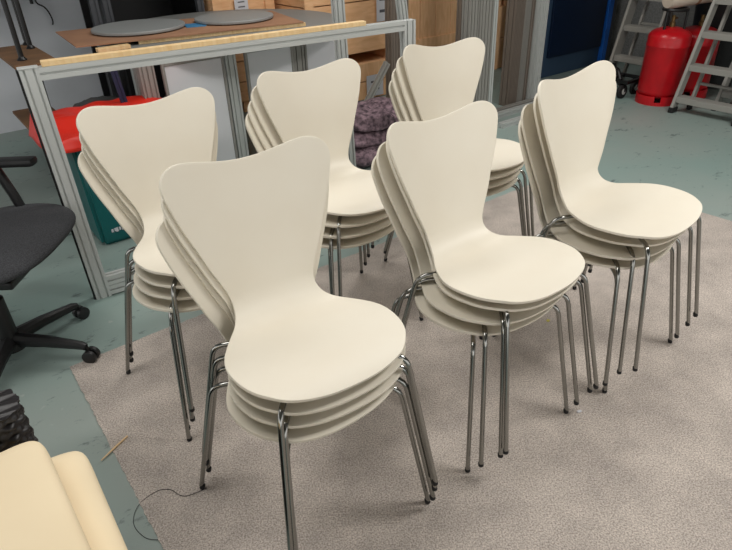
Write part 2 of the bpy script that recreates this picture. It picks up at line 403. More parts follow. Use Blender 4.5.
CH = {"A3": [-0.157, 1.1932, -1.0081, 0.1199, -0.0117, -0.0058], "A2": [-0.1654, 1.1958, -0.9843, 0.0798, -0.0063, -0.0024], "A1": [-0.1707, 1.199, -0.9992, 0.0398, -0.0037, 0.0025], "A0": [-0.1866, 1.1948, -0.9223, -0.0, -0.0009, 0.0053], "B3": [-0.5469, 1.7443, -0.9394, 0.1228, -0.0008, 0.002], "B2": [-0.5589, 1.7407, -0.9473, 0.0796, -0.0003, 0.0037], "B1": [-0.5729, 1.7394, -0.9778, 0.0399, 0.0013, 0.0006], "B0": [-0.5825, 1.7329, -0.941, -0.0, -0.0014, 0.0025], "C3": [-0.0666, 2.1199, -0.9699, 0.123, 0.0164, -0.0053], "C2": [-0.0952, 2.1098, -0.9813, 0.0812, 0.0127, -0.0038], "C1": [-0.1068, 2.1014, -0.9595, 0.0403, 0.0074, -0.001], "C0": [-0.1156, 2.0941, -0.9228, -0.0, 0.0023, -0.0014], "D3": [0.4527, 2.5026, -1.0246, 0.1182, 0.0361, -0.0304], "D2": [0.4297, 2.4886, -1.0205, 0.0796, 0.0223, -0.0176], "D1": [0.411, 2.4798, -1.0153, 0.0395, 0.0145, -0.0099], "D0": [0.4088, 2.4787, -1.0159, -0.0, 0.0101, -0.0067], "E3": [0.401, 1.527, -0.9329, 0.1062, -0.0502, -0.0078], "E2": [0.3918, 1.5441, -0.9316, 0.08, -0.03, -0.0042], "E1": [0.3549, 1.5497, -0.9791, 0.0398, -0.0154, -0.0028], "E0": [0.3325, 1.5678, -1.0131, -0.0, -0.0046, -0.0026], "F3": [0.8814, 1.8491, -0.8785, 0.1374, 0.0011, 0.0221], "F2": [0.8844, 1.8989, -0.9544, 0.0802, 0.0019, 0.0096], "F1": [0.8447, 1.8851, -0.9751, 0.0401, -0.0007, 0.0071], "F0": [0.8359, 1.8923, -0.9265, -0.0, -0.0063, 0.005]}
STK = {'A': 'the large front stack nearest the camera', 'B': 'the left stack beside the teal box and red sheet',
       'C': 'the middle back stack below the long timber batten', 'D': 'the rearmost stack in front of the tall ribbed profiles',
       'E': 'the centre right stack between the front stack and the right-hand stack', 'F': 'the right-hand stack on the carpet edge facing the red cylinder'}
SH = {'A': 'front stack nearest the camera', 'B': 'left stack beside the teal box', 'C': 'middle back stack by the purple blankets',
      'D': 'rearmost stack before the ribbed profiles', 'E': 'central stack right of the front one', 'F': 'right-hand stack nearest the red cylinder'}
LV = {3: 'topmost cream chair with its whole seat showing,', 2: 'second cream chair from the top,', 1: 'third cream chair from the top,', 0: 'bottom cream chair with feet on the carpet,'}
DY = dict(A2=.009, A1=.012, A0=.010, B2=.010, B1=.012, B0=.008, C2=.005, C1=.008, C0=.010, D2=.012, D1=.022, D0=.026)
proto = make_chair(); first = True
for k in sorted(CH):
    x, y, yaw, z, tl, ro = CH[k]; dl = DY.get(k, 0); x -= math.sin(yaw)*dl; y += math.cos(yaw)*dl; o = proto if first else copy_tree(proto); first = False
    if k[1] == '0': z = 0
    R = Matrix.Rotation(yaw, 4, 'Z') @ (Matrix.Rotation(tl, 4, 'Y') @ Matrix.Rotation(ro, 4, 'X') if k[1] != '0' else Matrix.Identity(4))
    o.matrix_world = Matrix.Translation((x, y, z+.0052)) @ R
    tag(o, LV[int(k[1])]+' '+SH[k[0]], 'chair', 'cream stacking chairs with chrome legs')

# ------------------------------------------------------------------ aluminium frame standing on edge
def big_frame():
    A = Vector((-1.2267, 2.2763, 0)); B = Vector((.300, 3.145, 0)); d = B-A; L = d.length; ang = math.atan2(d.y, d.x)
    r = thing('aluminium_framework', 'long rectangular aluminium profile frame standing on edge behind the chairs, timber batten on top', 'frame', A, ang)
    H = 1.012; lean = -.018
    sec = prof2(.066, .042, 2, 1, .007); secr = prof2(.042, .046, 1, 1)
    X = Vector((1, 0, 0))
    for x0, ln in ((.033, lean), (L-.033, lean*.7)):
        MB().extrude(sec, (x0, .02, 0), (x0+ln, .02, H), X).build('post', M_alu, r)
    for z, nm in ((.030, 'bottom_rail'), (.078, 'bottom_rail'), (H-.022, 'top_rail')):
        x0 = .066+lean*z/H; MB().extrude(secr, (x0, .02, z), (L-.066+lean*.7*z/H, .02, z), Vector((0, 1, 0))).build(nm, M_alu, r)
    # black rubber seal on the outer edge
    MB().extrude([(-.004, -.012), (.004, -.012), (.004, .012), (-.004, .012)], (-.005, .02, .0), (-.005+lean, .02, H), X).build('edge_seal', M_rubber, r)
    MB().box((.033+lean, .02, H+.003), (.072, .046, .006), None, .002).build('end_cap', M_alu, r)
    b = MB(); b.box((0, 0, 0), (1.40, .036, .020), None, .002)
    o = b.build('timber_batten', M_batten)
    o.location = A + d.normalized()*.763 + Vector((-d.y, d.x, 0)).normalized()*.02 + Vector((0, 0, H+.0112)); o.rotation_euler = (0, 0, ang)
    tag(o, 'long pale pine batten lying along the top rail of the aluminium frame', 'timber batten')
big_frame()

# loose leaning profiles just behind the frame
def profile(name, label, cat, a, b, wd, dp, nx, ny, m, group=None, side=None, sw=.009, sd=.008):
    a = Vector(a); b = Vector(b); side = side or UX
    t = (b-a).normalized()
    o = MB().extrude(prof2(wd, dp, nx, ny, sw, sd), (0, 0, 0), b-a, side).build(name, m)
    o.location = a; tag(o, label, cat, group); return o
profile('aluminium_profile', 'leaning aluminium profile crossing behind the timber batten, left of the crates', 'aluminium profile',
        UW(1.96, 2.78, .0), UW(1.90, 2.78, 1.75), .06, .04, 2, 1, M_alu)
profile('aluminium_profile', 'leaning aluminium profile rising past the right end of the long frame', 'aluminium profile',
        UW(2.52, 2.78, .0), UW(2.24, 2.78, 1.75), .05, .04, 2, 1, M_alu)

# ------------------------------------------------------------------ tall ribbed profiles
def tall(u0, u1, w_, m, label, n, dp=.08, lean=0.0, z1=2.3, sd=.007, sw=.010):
    profile('ribbed_profile', label, 'ribbed profile', UW((u0+u1)/2, w_, 0), UW((u0+u1)/2+lean, w_, z1), u1-u0, dp, n, 2, m, None, None, sw, sd)
tall(3.17, 3.345, 3.90, M_taupe, 'taupe ribbed profile standing between the two nearest timber crate stacks', 6)
tall(3.86, 4.06, 3.80, M_taupe, 'taupe ribbed profile standing just left of the pale aluminium upright behind the rear chairs', 6)
tall(3.24, 3.33, 3.12, M_alu_dull, 'narrow grey ribbed upright immediately right of the taupe profile behind the rear chairs', 3, .08, -.03)
tall(3.335, 3.465, 3.12, M_alu_dull, 'wide grooved grey upright behind the rear stack of chairs', 4, .1, -.03)
tall(3.47, 3.51, 3.12, M_alu, 'slim pale aluminium upright left of the narrow gap showing timber', 1, .1, -.03)
tall(4.055, 4.165, 3.42, M_taupe, 'taupe ribbed profile standing right of the gap showing timber', 6, .1)
tall(4.165, 4.215, 3.40, M_alu_dull, 'dull aluminium upright between the taupe profile and the outermost pale one', 3, .1)
tall(4.22, 4.30, 3.42, M_taupe, 'slim brown grooved upright second from the navy cabinet', 3, .08)
tall(4.305, 4.385, 3.36, M_alu, 'outermost pale aluminium upright next to the navy cabinet', 3, .1)
for i, w_ in enumerate((3.02, 3.22, 3.30)):
    lab = ['floor level aluminium rail closest to the camera at the foot of the tall uprights', 'middle floor level aluminium rail at the foot of the tall uprights', 'floor level aluminium rail touching the feet of the tall uprights'][i]
    profile('floor_rail', lab, 'aluminium rail', UW(3.57, w_, .02 if i == 0 else .02), UW(4.42, w_, .02), .04, .05 if i != 1 else .05, 1, 1, M_alu if i != 2 else M_alu_dull, None, Vector((0, 0, 1)))

# ------------------------------------------------------------------ timber crates on runners
def crate(label, u0, u1, w0, w1, z0, z1, m, runners=True, planks=3, labels=(), vert=0):
    r = room('timber_crate', label, 'crate', u0, w0, z0); W = u1-u0; D = w1-w0; rh = .09 if runners else 0
    b = MB(); H = z1-z0-rh; ph = H/planks
    if vert:
        pw = W/vert
        for k in range(vert): b.box((pw*(k+.5), .011, rh+H/2), (pw-.008, .022, H-.004), None, .003)
        for zz in (rh+.05, rh+H-.05): b.box((W/2, -.009, zz), (W-.004, .018, .095), None, .003)
    for k in range(planks):
        if vert:
            b.box((W/2, D-.011, rh+ph*(k+.5)), (W-.004, .022, ph-.008), None, .003); continue
        b.box((W/2, .011, rh+ph*(k+.5)), (W-.004, .022, ph-.008), None, .003)
        b.box((W/2, D-.011, rh+ph*(k+.5)), (W-.004, .022, ph-.008), None, .003)
        b.box((.011, D/2, rh+ph*(k+.5)), (.02, D-.05, ph-.008), None, .003)
        b.box((W-.011, D/2, rh+ph*(k+.5)), (.02, D-.05, ph-.008), None, .003)
    b.box((W/2, D/2, z1-z0-.012), (W-.01, D-.01, .02), None, .003)
    b.box((W/2, D/2, rh+.014), (W-.01, D-.01, .02), None, .003)
    b.build('boards', m, r)
    for x in (.045, W-.045):
        MB().box((x, -.011, rh+H/2), (.085, .022, H-.006), None, .003).build('corner_batten', m, r)
    if runners:
        for x in (.06, .22, W-.06):
            MB().box((x, D/2, rh/2), (.1, D-.02, rh), None, .004).build('runner', m, r)
    for (lx, lz, lw, lh) in labels:
        o = MB().box((lx, -.025, lz), (lw, .002, lh)).build('paper_label', M_paper, r); o['label'] = 'white paper label'
        for q in range(2): MB().box((lx, -.0265, lz+lh*(.18-.36*q)), (lw*.5, .001, lh*.09)).build('label_print', M_ink, o)
    return r
crate('low timber crate on the floor beneath the crate with runners, behind the folded blankets', 2.72, 3.72, 4.42, 5.1, 0, .325, M_crate_pale, False, 2, [(.69, .12, .19, .19)])
crate('timber crate raised on runners above a dark gap, seen over the frame\'s top rail', 2.72, 3.72, 4.42, 5.1, .325, 1.25, M_crate, True, 4, [(.79, .46, .13, .26)])
crate('low timber crate on the floor between the two taupe profiles', 3.78, 4.95, 4.42, 5.1, 0, .26, M_crate_pale, False, 2)
crate('pale timber crate on runners left of the wide aluminium uprights, vertical board joints showing', 3.78, 4.95, 4.42, 5.1, .26, 1.3, M_crate_pale, True, 2, (), 6)
crate('lower far timber crate glimpsed through the narrow gap between the tall uprights', 4.98, 5.9, 4.42, 5.1, 0, .62, M_crate_pale, False, 2)
crate('far upper timber crate on runners glimpsed through the narrow gap between the tall uprights', 4.98, 5.9, 4.42, 5.1, .62, 1.4, M_crate, True, 3)
crate('lower timber crate in the shade behind the round table', 2.12, 2.68, 4.82, 5.5, 0, .6, M_crate, True, 3)
crate('upper timber crate in the shade behind the round table', 2.12, 2.68, 4.82, 5.5, .6, 1.4, M_crate, True, 3, [(.25, .27, .12, .1)])

# ------------------------------------------------------------------ round table with cardboard, discs
def round_table():
    r = room('round_table', 'large round grey table behind the frame, covered with cardboard', 'table', 1.82, 3.98)
    MB().lathe([(0, .815), (.80, .815), (.82, .823), (.82, .845), (.812, .853), (0, .853)], 72).build('table_top', M_table, r, True)
    for (x, y, wd, m) in ((-.71, -.30, .06, M_alu_dull), (-.22, -.48, .07, M_alu), (.26, -.48, .08, M_alu_dull), (.55, .35, .07, M_alu), (-.5, .45, .07, M_alu)):
        MB().extrude(prof2(wd, .05, 2, 1), (x, y, 0), (x, y, .815), Vector((1, 0, 0))).build('leg', m, r)
    MB().extrude(prof2(.04, .04), (-.18, -.44, .06), (.22, -.44, .06), Vector((0, 0, 1))).build('stretcher', M_alu_dull, r)
round_table()
def slab(name, label, cat, pts, z0, th, m):
    n = len(pts); v = [UW(p[0], p[1], z0) for p in pts] + [UW(p[0], p[1], z0+th) for p in pts]
    f = [(i, (i+1) % n, n+(i+1) % n, n+i) for i in range(n)] + [tuple(range(n-1, -1, -1)), tuple(range(n, 2*n))]
    return tag(mesh_obj(name, v, f, m), label, cat)
slab('cardboard_sheet', 'brown cardboard sheet spread over the round grey table', 'cardboard', [(.82, 3.76), (2.17, 3.53), (2.30, 4.18), (1.5, 4.33), (.87, 4.44)], .8752, .007, M_card)
def strip(name, label, cat, a, b, wd, th, m, z):
    a = UW(*a, z); b = UW(*b, z); d = b-a
    o = MB().box((0, 0, 0), (d.length, wd, th), None, .002).build(name, m); o.location = (a+b)/2+Vector((0, 0, th/2)); o.rotation_euler = (0, 0, math.atan2(d.y, d.x)); return tag(o, label, cat)
strip('timber_strip', 'thin timber strip under the front edge of the cardboard on the round table', 'timber strip', (1.16, 3.745), (2.19, 3.555), .045, .0215, M_batten, .8532)
strip('timber_block', 'short pale timber offcut under the left corner of the cardboard', 'timber offcut', (.90, 3.66), (1.08, 3.66), .05, .0215, M_batten, .8532)
for (u, w_, rr, lab) in ((1.29, 4.085, .285, 'left grey laminate disc lying on the cardboard'), (1.90, 3.975, .262, 'right grey laminate disc lying on the cardboard')):
    o = MB().lathe([(0, 0), (rr-.003, 0), (rr, .004), (rr, .014), (rr-.003, .018), (0, .018)], 64).build('laminate_disc', M_greydisc, None, True)
    o.location = UW(u, w_, .8885); tag(o, lab, 'disc', 'grey discs on the cardboard')
slab('plastic_film', 'blue plastic film showing between the two grey discs', 'plastic film', [(1.53, 3.90), (1.64, 3.86), (1.72, 3.98), (1.56, 4.04)], .8823, .005, M_bluefilm)

# white boards leaning under the table
for (u0, u1, w_, lab) in ((1.17, 1.55, 3.46, 'white framed board under the round table, behind the left chair stack'),
                          (1.69, 2.03, 3.46, 'white framed board under the round table, left of the middle back stack'),
                          (2.14, 2.42, 3.50, 'white framed board under the right edge of the round table')):
    r = room('white_board', lab, 'board', u0, w_); W = u1-u0
    MB().box((W/2, .012, .39), (W-.03, .012, .74), None, .001).build('panel', M_white, r)
    f = MB()
    for x in (.008, W-.008): f.box((x, .01, .39), (.016, .024, .775), None, .002)
    for z in (.010, .77): f.box((W/2, .01, z), (W-.034, .024, .016), None, .002)
    f.build('frame', M_alu_dull, r)
profile('dark_blue_strip', 'narrow dark blue strip leaning just left of the round table', 'leaning strip', UW(.985, 3.45, 0), UW(.93, 3.56, .80), .035, .02, 1, 1, M_blueprofile, None, None, .006, .004)
profile('aluminium_profile', 'grooved dull profile bundle upright behind the left stack under the table edge', 'aluminium profile', UW(1.09, 3.50, 0), UW(1.09, 3.50, .80), .085, .05, 3, 2, M_alu_dull)

# ------------------------------------------------------------------ black post shelf with brown boards
def shelf():
    r = room('shelving_stand', 'black metal post stand with brown boards at the top left', 'stand', .455, 3.50)
    for z, d in ((.86, 0), (.50, .02)):
        MB().box((.105, .34, z), (.21, .68, .018), None, .003).build('board', M_brown, r)
    for (x, y) in ((.065, .15), (.175, .49), (.185, .64)):
        MB().tube([(x, y, 0), (x, y, 1.75)], .013, 12).build('post', M_blackmetal, r, True)
        MB().lathe([(0, 0), (.024, 0), (.024, .005), (.014, .016), (.013, .02)], 16, (x, y, .869)).build('collar', M_blackmetal, r, True)
shelf()
profile('aluminium_profile', 'grey profile standing at the left picture edge behind the office chair', 'aluminium profile', UW(.08, 3.15, 0), UW(-.02, 3.2, 1.15), .06, .04, 1, 1, M_alu_dull)

# rack behind the table, black panels added to stand for its deep shade
def rack():
    r = room('storage_rack', 'storage rack behind the round table, grey slotted uprights, black panels added as its deep shade', 'rack', 1.36, 4.90)
    for (x, y) in ((-.10, 0), (.0, .05), (.70, .0)):
        MB().extrude(prof2(.055, .05, 1, 1, .015, .008), (x, y, 0), (x, y, 2.2), Vector((1, 0, 0))).build('upright', M_darkgrey, r)
    MB().box((.36, .70, 1.1), (.76, .02, 2.2)).build('shade_back_panel', M_black, r)
    for x in (.035, .735): MB().box((x-.0, .38, 1.1), (.012, .62, 2.2)).build('shade_side_panel', M_black, r)
    for z in (.1, 1.30, 2.1):
        MB().box((.385, .38, z), (.68, .62, .03), None, .003).build('deck', M_black, r)
rack()
def wall_shade_shelf():  # shelf added just out of view so the upper wall falls dark
    r = room('wall_shade_shelf', 'unseen deep grey shelf added on the back wall to shade its upper part', 'shelf', .0, 5.02, 1.10)
    MB().box((.55, .33, .015), (1.10, .66, .03), None, .003).build('board', M_darkgrey, r)
    for x in (.1, 1.0): MB().tube([(x, .655, -.16), (x, .655, -.01), (x, .2, -.01)], .012, 8, fillet=.02).build('bracket', M_blackmetal, r, True)
wall_shade_shelf()
def cable():
    pts = []
    for k in range(26):
        t = k/25; pts.append(UW(1.02+.03*math.sin(t*9)+.07*t, 5.66, 1.2-.42*t+.015*math.cos(t*17)))
    o = MB().tube(pts, .006, 8).build('hanging_cable', M_thread, None, True); tag(o, 'thin wavy cable hanging down the grey back wall', 'cable')
cable()

# ------------------------------------------------------------------ teal box with red sheet
def teal_box():
    r = room('teal_box', 'teal plastic box on the floor behind the frame, under the red sheet', 'box', .54, 3.06)
    W, D, H = .42, .50, .56; v = []; t = .02
    bm = bmesh.new(); bmesh.ops.create_cube(bm, size=1)
    for q in bm.verts:
        s = 1+.10*(q.co.z+.5); q.co = Vector((W/2+q.co.x*W*s, D/2+q.co.y*D*s, H/2+q.co.z*H))
    bmesh.ops.bevel(bm, geom=[e for e in bm.edges], offset=.02, segments=3, affect='EDGES')
    me = bpy.data.meshes.new('body'); bm.to_mesh(me); bm.free(); me.materials.append(M_teal)
    o = bpy.data.objects.new('body', me); C.objects.link(o); o.parent = r
    me.polygons.foreach_set('use_smooth', [True]*len(me.polygons)); me.set_sharp_from_angle(angle=math.radians(40))
    MB().box((W/2, D/2, H-.012), (W*1.13, D*1.13, .022), None, .006).build('rim', M_teal, r)
    lg = MB()
    x0 = .062
    for k, (h, wd) in enumerate([(.022, .012), (.022, .008), (.030, .014), (.022, .010), (.026, .007), (.022, .016)]):
        lg.box((x0, -.0085, .082+(.002 if k % 2 else 0)), (wd*.9, .003, h*.75)); x0 += wd*.9+.003
    q = lg.build('logo_print', M_paper, r); q['label'] = 'white printed lettering'
teal_box()
def cloth(name, label, cat, fn, nu, nv, m, th=.003):
    v = []; f = []
    for i in range(nu+1):
        for j in range(nv+1): v.append(fn(i/nu, j/nv))
    for i in range(nu):
        for j in range(nv): a = i*(nv+1)+j; f.append((a, a+1, a+nv+2, a+nv+1))
    me = bpy.data.meshes.new(name); me.from_pydata([tuple(p) for p in v], [], f)
    me.polygons.foreach_set('use_smooth', [True]*len(me.polygons)); me.materials.append(m)
    o = bpy.data.objects.new(name, me); C.objects.link(o)
    s = o.modifiers.new('t', 'SOLIDIFY'); s.thickness = th; s.offset = 0
    return tag(o, label, cat)
def nz(x, y, s=0): return math.sin(x*13.1+s)*math.cos(y*11.3+s*1.7)+.5*math.sin(x*29+y*17+s)
def red_fn(a, b):
    u = .40+.75*a; w_ = 2.975+.66*b; z = .583+.010*(nz(a, b)+1.4)
    if b < .08: z -= .06*(1-b/.08)**1; w_ = 2.975+.66*.08*(.55+.45*b/.08)-.008*math.sin(a*25)
    e = max(0, (.10-a)/.10); z -= .10*e; u += .035*e
    z += .05*math.exp(-((a-.3)**2+(b-.45)**2)/.03)
    return UW(u, w_, z)
cloth('red_sheet', 'crumpled bright red plastic sheet lying over the teal box', 'sheet', red_fn, 60, 40, M_redcloth)
def bag_fn(a, b):
    th = a*2*math.pi; ph = b*math.pi; r = 1+.06*nz(a*3, b*3, 2)*math.sin(ph)
    return UW(.92+.30*r*math.cos(th)*math.sin(ph), 4.02+.20*r*math.sin(th)*math.sin(ph), (.27+.27*r*math.cos(ph))*.98+.004)
cloth('grey_bag', 'dark grey sagging bag standing behind the red sheet', 'bag', bag_fn, 40, 24, M_greybag)

# ------------------------------------------------------------------ folded blankets
def blanket(label, u, w_, z, su, sw, h, seed, dr):
    r = MB(); v = []; f = []
    nu, nv = 44, 28
    def P(a, b):
        th = a*2*math.pi; ph = (b-.5)*math.pi
        ct, st = math.cos(th), math.sin(th); e = .55; x = math.copysign(abs(ct)**e, ct); y = math.copysign(abs(st)**e, st)
        cp = max(0, math.cos(ph))**.45; zz = math.copysign(abs(math.sin(ph))**.75, math.sin(ph))
        k = 1+.035*math.sin(a*31+seed)+.045*math.sin(b*14+a*9+seed)+.02*math.sin(a*67+b*21)
        zb = zz*.5+.5; bump = .16*math.sin(x*5+seed)*math.cos(y*4+seed)+.05*math.sin(x*13+y*7) if zb > .5 else 0
        return Vector((x*cp*su/2*k, y*cp*sw/2*k, h*(zb+bump)))
    for i in range(nu):
        for j in range(nv+1): v.append(P(i/nu, j/nv))
    for i in range(nu):
        for j in range(nv): a = i*(nv+1)+j; b2 = ((i+1) % nu)*(nv+1)+j; f.append((a, b2, b2+1, a+1))
    o = mesh_obj('folded_blanket', v, f, M_blanket, None, True, 80)
    zmin = min(q[2] for q in v)
    o.location = UW(u, w_, z-zmin*0); o.rotation_euler = (0, 0, PSI+dr); tag(o, label, 'blanket', 'folded moving blankets')
blanket('bottom folded purple grey blanket on the floor behind the middle back chairs', 2.45, 3.22, 0, .62, .46, .135, 1.0, .1)
blanket('middle folded purple grey blanket in the pile behind the middle back chairs', 2.47, 3.23, .118, .58, .44, .125, 2.3, -.05)
blanket('top crumpled purple grey blanket on the pile behind the middle back chairs', 2.48, 3.22, .225, .52, .40, .125, 4.1, .15)
profile('aluminium_strut', 'short diagonal grey strut propped behind the folded blankets', 'aluminium strut', UW(2.72, 3.78, .02), UW(3.06, 3.78, .46), .05, .03, 1, 1, M_alu_dull)

# ------------------------------------------------------------------ office chair
def office_chair():
    hub = Vector((-1.39, 1.87, 0))
    r = thing('office_chair', 'black office swivel chair with charcoal fabric seat at the left picture edge', 'office chair', hub, 0)
    # seat pad
    v = []; f = []; nu, nv = 56, 18; cx, cy, z0, z1 = -.01, .12, .425, .505
    def P(a, b):
        th = a*2*math.pi; ct, st = math.cos(th), math.sin(th); e = .78
        x = math.copysign(abs(ct)**e, ct); y = math.copysign(abs(st)**e, st)
        ph = (b-.5)*math.pi; cp = max(0, math.cos(ph))**.38; s = math.sin(ph)
        zt = s*.5+.5
        rr = cp
        return Vector((cx+x*.27*rr, cy+y*.34*rr, z0+(z1-z0)*zt-.02*(x*x+y*y)*rr*rr+ .012*(x*rr)))
    for i in range(nu):
        for j in range(nv+1): v.append(P(i/nu, j/nv))
    for i in range(nu):
        for j in range(nv): a = i*(nv+1)+j; b = ((i+1) % nu)*(nv+1)+j; f.append((a, b, b+1, a+1))
    mesh_obj('seat', v, f, M_fabric, r, True, 80)
    MB().box((0, .08, .385), (.3, .34, .03), None, .008).build('seat_pan', M_black, r)
    MB().lathe([(.0, .06), (.055, .06), (.055, .09), (.036, .10), (.034, .28), (.024, .285), (.024, .375), (0, .375)], 24).build('column', M_black, r, True)
    for ang in (math.atan2(-.03, .31), math.atan2(.25, .14), 2.35, 3.6, 4.9):
        L = .30; d = Vector((math.cos(ang), math.sin(ang), 0))
        g = MB().tube([d*.03+Vector((0, 0, .095)), d*.14+Vector((0, 0, .09)), d*(L-.02)+Vector((0, 0, .073)), d*L+Vector((0, 0, .066))], .02, 10, radii=[.03, .024, .017, .014]).build('star_base_arm', M_black, r, True)
        c = MB(); side = Vector((-d.y, d.x, 0))
        for sg in (-1, 1):
            a = d*(L+.01)+side*sg*.014+Vector((0, 0, .027)); c.tube([a-side*sg*.010, a-side*sg*.006, a+side*sg*.008, a+side*sg*.011], .026, 18, radii=[.022, .027, .027, .02])
        c.tube([d*L+Vector((0, 0, .03)), d*L+Vector((0, 0, .07))], .008, 8)
        c.build('caster', M_black, r, True)
    for sx in (1,):
        pass
    # armrests: pads run along the sitting direction (towards +x), one on the far side, one near
    for yy in (.385, -.30):
        ar = MB().tube([(-.02, yy*.72, .385), (.0, yy, .40), (-.02, yy, .52), (-.06, yy, .655)], .019, 10, fillet=.05).build('armrest', M_black, r, True)
        MB().box((-.03, yy, .672), (.27, .062, .032), None, .014).build('arm_pad', M_black, ar, True)
    MB().tube([(-.1, .05, .38), (-.36, .05, .39), (-.40, .05, .62)], .02, 10, fillet=.06).build('back_bar', M_black, r, True)
    MB().box((-.43, .05, .74), (.07, .44, .42), Matrix.Rotation(-.12, 3, 'Y'), .03).build('backrest', M_fabric, r, True)
office_chair()

# ------------------------------------------------------------------ rattan seat with cream cushions
def rattan():
    r = room('rattan_seat', 'black woven rattan seat at the bottom left corner, under cream cushions', 'rattan seat', -.04, .52)
    # woven block: strips passing over and under one another
    def woven(name, x0, x1, y0, y1, z1, par):
        v = []; f = []; W = x1-x0; D = y1-y0; rc = .035
        loop = []
        for cxy, a0 in (((x1-rc, y1-rc), 0), ((x0+rc, y1-rc), 90), ((x0+rc, y0+rc), 180), ((x1-rc, y0+rc), 270)):
            for k in range(5): a = math.radians(a0+k*22.5); loop.append(Vector((cxy[0]+rc*math.cos(a), cxy[1]+rc*math.sin(a), 0)))
        # resample loop
        loop.append(loop[0]); d = [0]
        for i in range(1, len(loop)): d.append(d[-1]+(loop[i]-loop[i-1]).length)
        T = d[-1]; step = .0045; n = int(T/step); ring = []
        for k in range(n):
            s = T*k/n; i = 0
            while i < len(d)-2 and d[i+1] < s: i += 1
            t = (s-d[i])/(d[i+1]-d[i]); p = loop[i].lerp(loop[i+1], t); tg = (loop[i+1]-loop[i]).normalized(); ring.append((p, Vector((tg.y, -tg.x, 0)), s))
        m = int(z1/.0045)
        cell = .032; rowh = .016
        zs = [z1*k/m for k in range(m+1)]
        cap = 8
        for z in zs:
            for p, nrm, s in ring:
                row = int(z/rowh); ph = (s/cell+(row % 2)*.5)*2*math.pi
                o = .0035*math.sin(ph)*1.0 + .004*math.sin(math.pi*((z/rowh) % 1))-.006*(1 if (z/rowh) % 1 < .12 else 0)
                v.append(p+nrm*o+Vector((0, 0, z)))
        c = Vector(((x0+x1)/2, (y0+y1)/2, 0)); K = 10
        for k in range(1, K+1):     # woven top closing inward
            tt = k/K*.999
            for p, nrm, s in ring:
                q = p.lerp(c, tt); o = .004*math.sin((q.x/cell+int(q.y/rowh) % 2*.5)*2*math.pi); v.append(q+Vector((0, 0, z1+.006*min(1, k/2)+o)))
        R = m+1+K
        for i in range(R-1):
            for k in range(n): f.append((i*n+k, i*n+(k+1) % n, (i+1)*n+(k+1) % n, (i+1)*n+k))
        return mesh_obj(name, v, f, M_wicker, par, True, 60)
    woven('woven_back', -.75, .0, .655, .755, .60, r)
    woven('woven_base', -.75, .0, -.20, .645, .40, r)
    for (x, y) in ((-.70, -.15), (.0, -.15), (-.70, .74), (.0, .74)): pass
rattan()
def cushion(label, u0, u1, w0, w1, z0, h, dr, seed, grp='cream cushions on the rattan seat'):
    v = []; f = []; nu, nv = 72, 22; W = u1-u0; D = w1-w0
    for i in range(nu):
        th = i/nu*2*math.pi; ct, st = math.cos(th), math.sin(th); e = .085
        x = math.copysign(abs(ct)**e, ct); y = math.copysign(abs(st)**e, st)
        for j in range(nv+1):
            ph = (j/nv-.5)*math.pi; cp = max(0, math.cos(ph))**.14; zt = math.copysign(abs(math.sin(ph))**.6, math.sin(ph))*.5+.5
            crown = 1-.10*(abs(x*cp)**4+abs(y*cp)**4)*.5
            wr = .004*math.sin(x*cp*7+y*cp*3+seed)+.003*math.sin(y*cp*13+seed*2)
            v.append(Vector((x*cp*W/2, y*cp*D/2, (h*crown*zt if zt > .5 else h*zt)+(wr if zt > .6 else 0))))
    for i in range(nu):
        for j in range(nv): a = i*(nv+1)+j; b = ((i+1) % nu)*(nv+1)+j; f.append((a, b, b+1, a+1))
    o = mesh_obj('cream_cushion', v, f, M_cream, None, True, 80); o.location = UW((u0+u1)/2, (w0+w1)/2, z0); o.rotation_euler = (0, 0, PSI+dr)
    return tag(o, label, 'cushion', grp)
cushion('lower cream cushion on the rattan seat, its edge sticking out from under the upper one', -.72, .035, .36, 1.16, .402, .095, -.02, 1.2)
cushion('upper cream cushion on the rattan seat, lying over the other one', -.76, -.015, .36, 1.125, .494, .095, .02, 2.9)

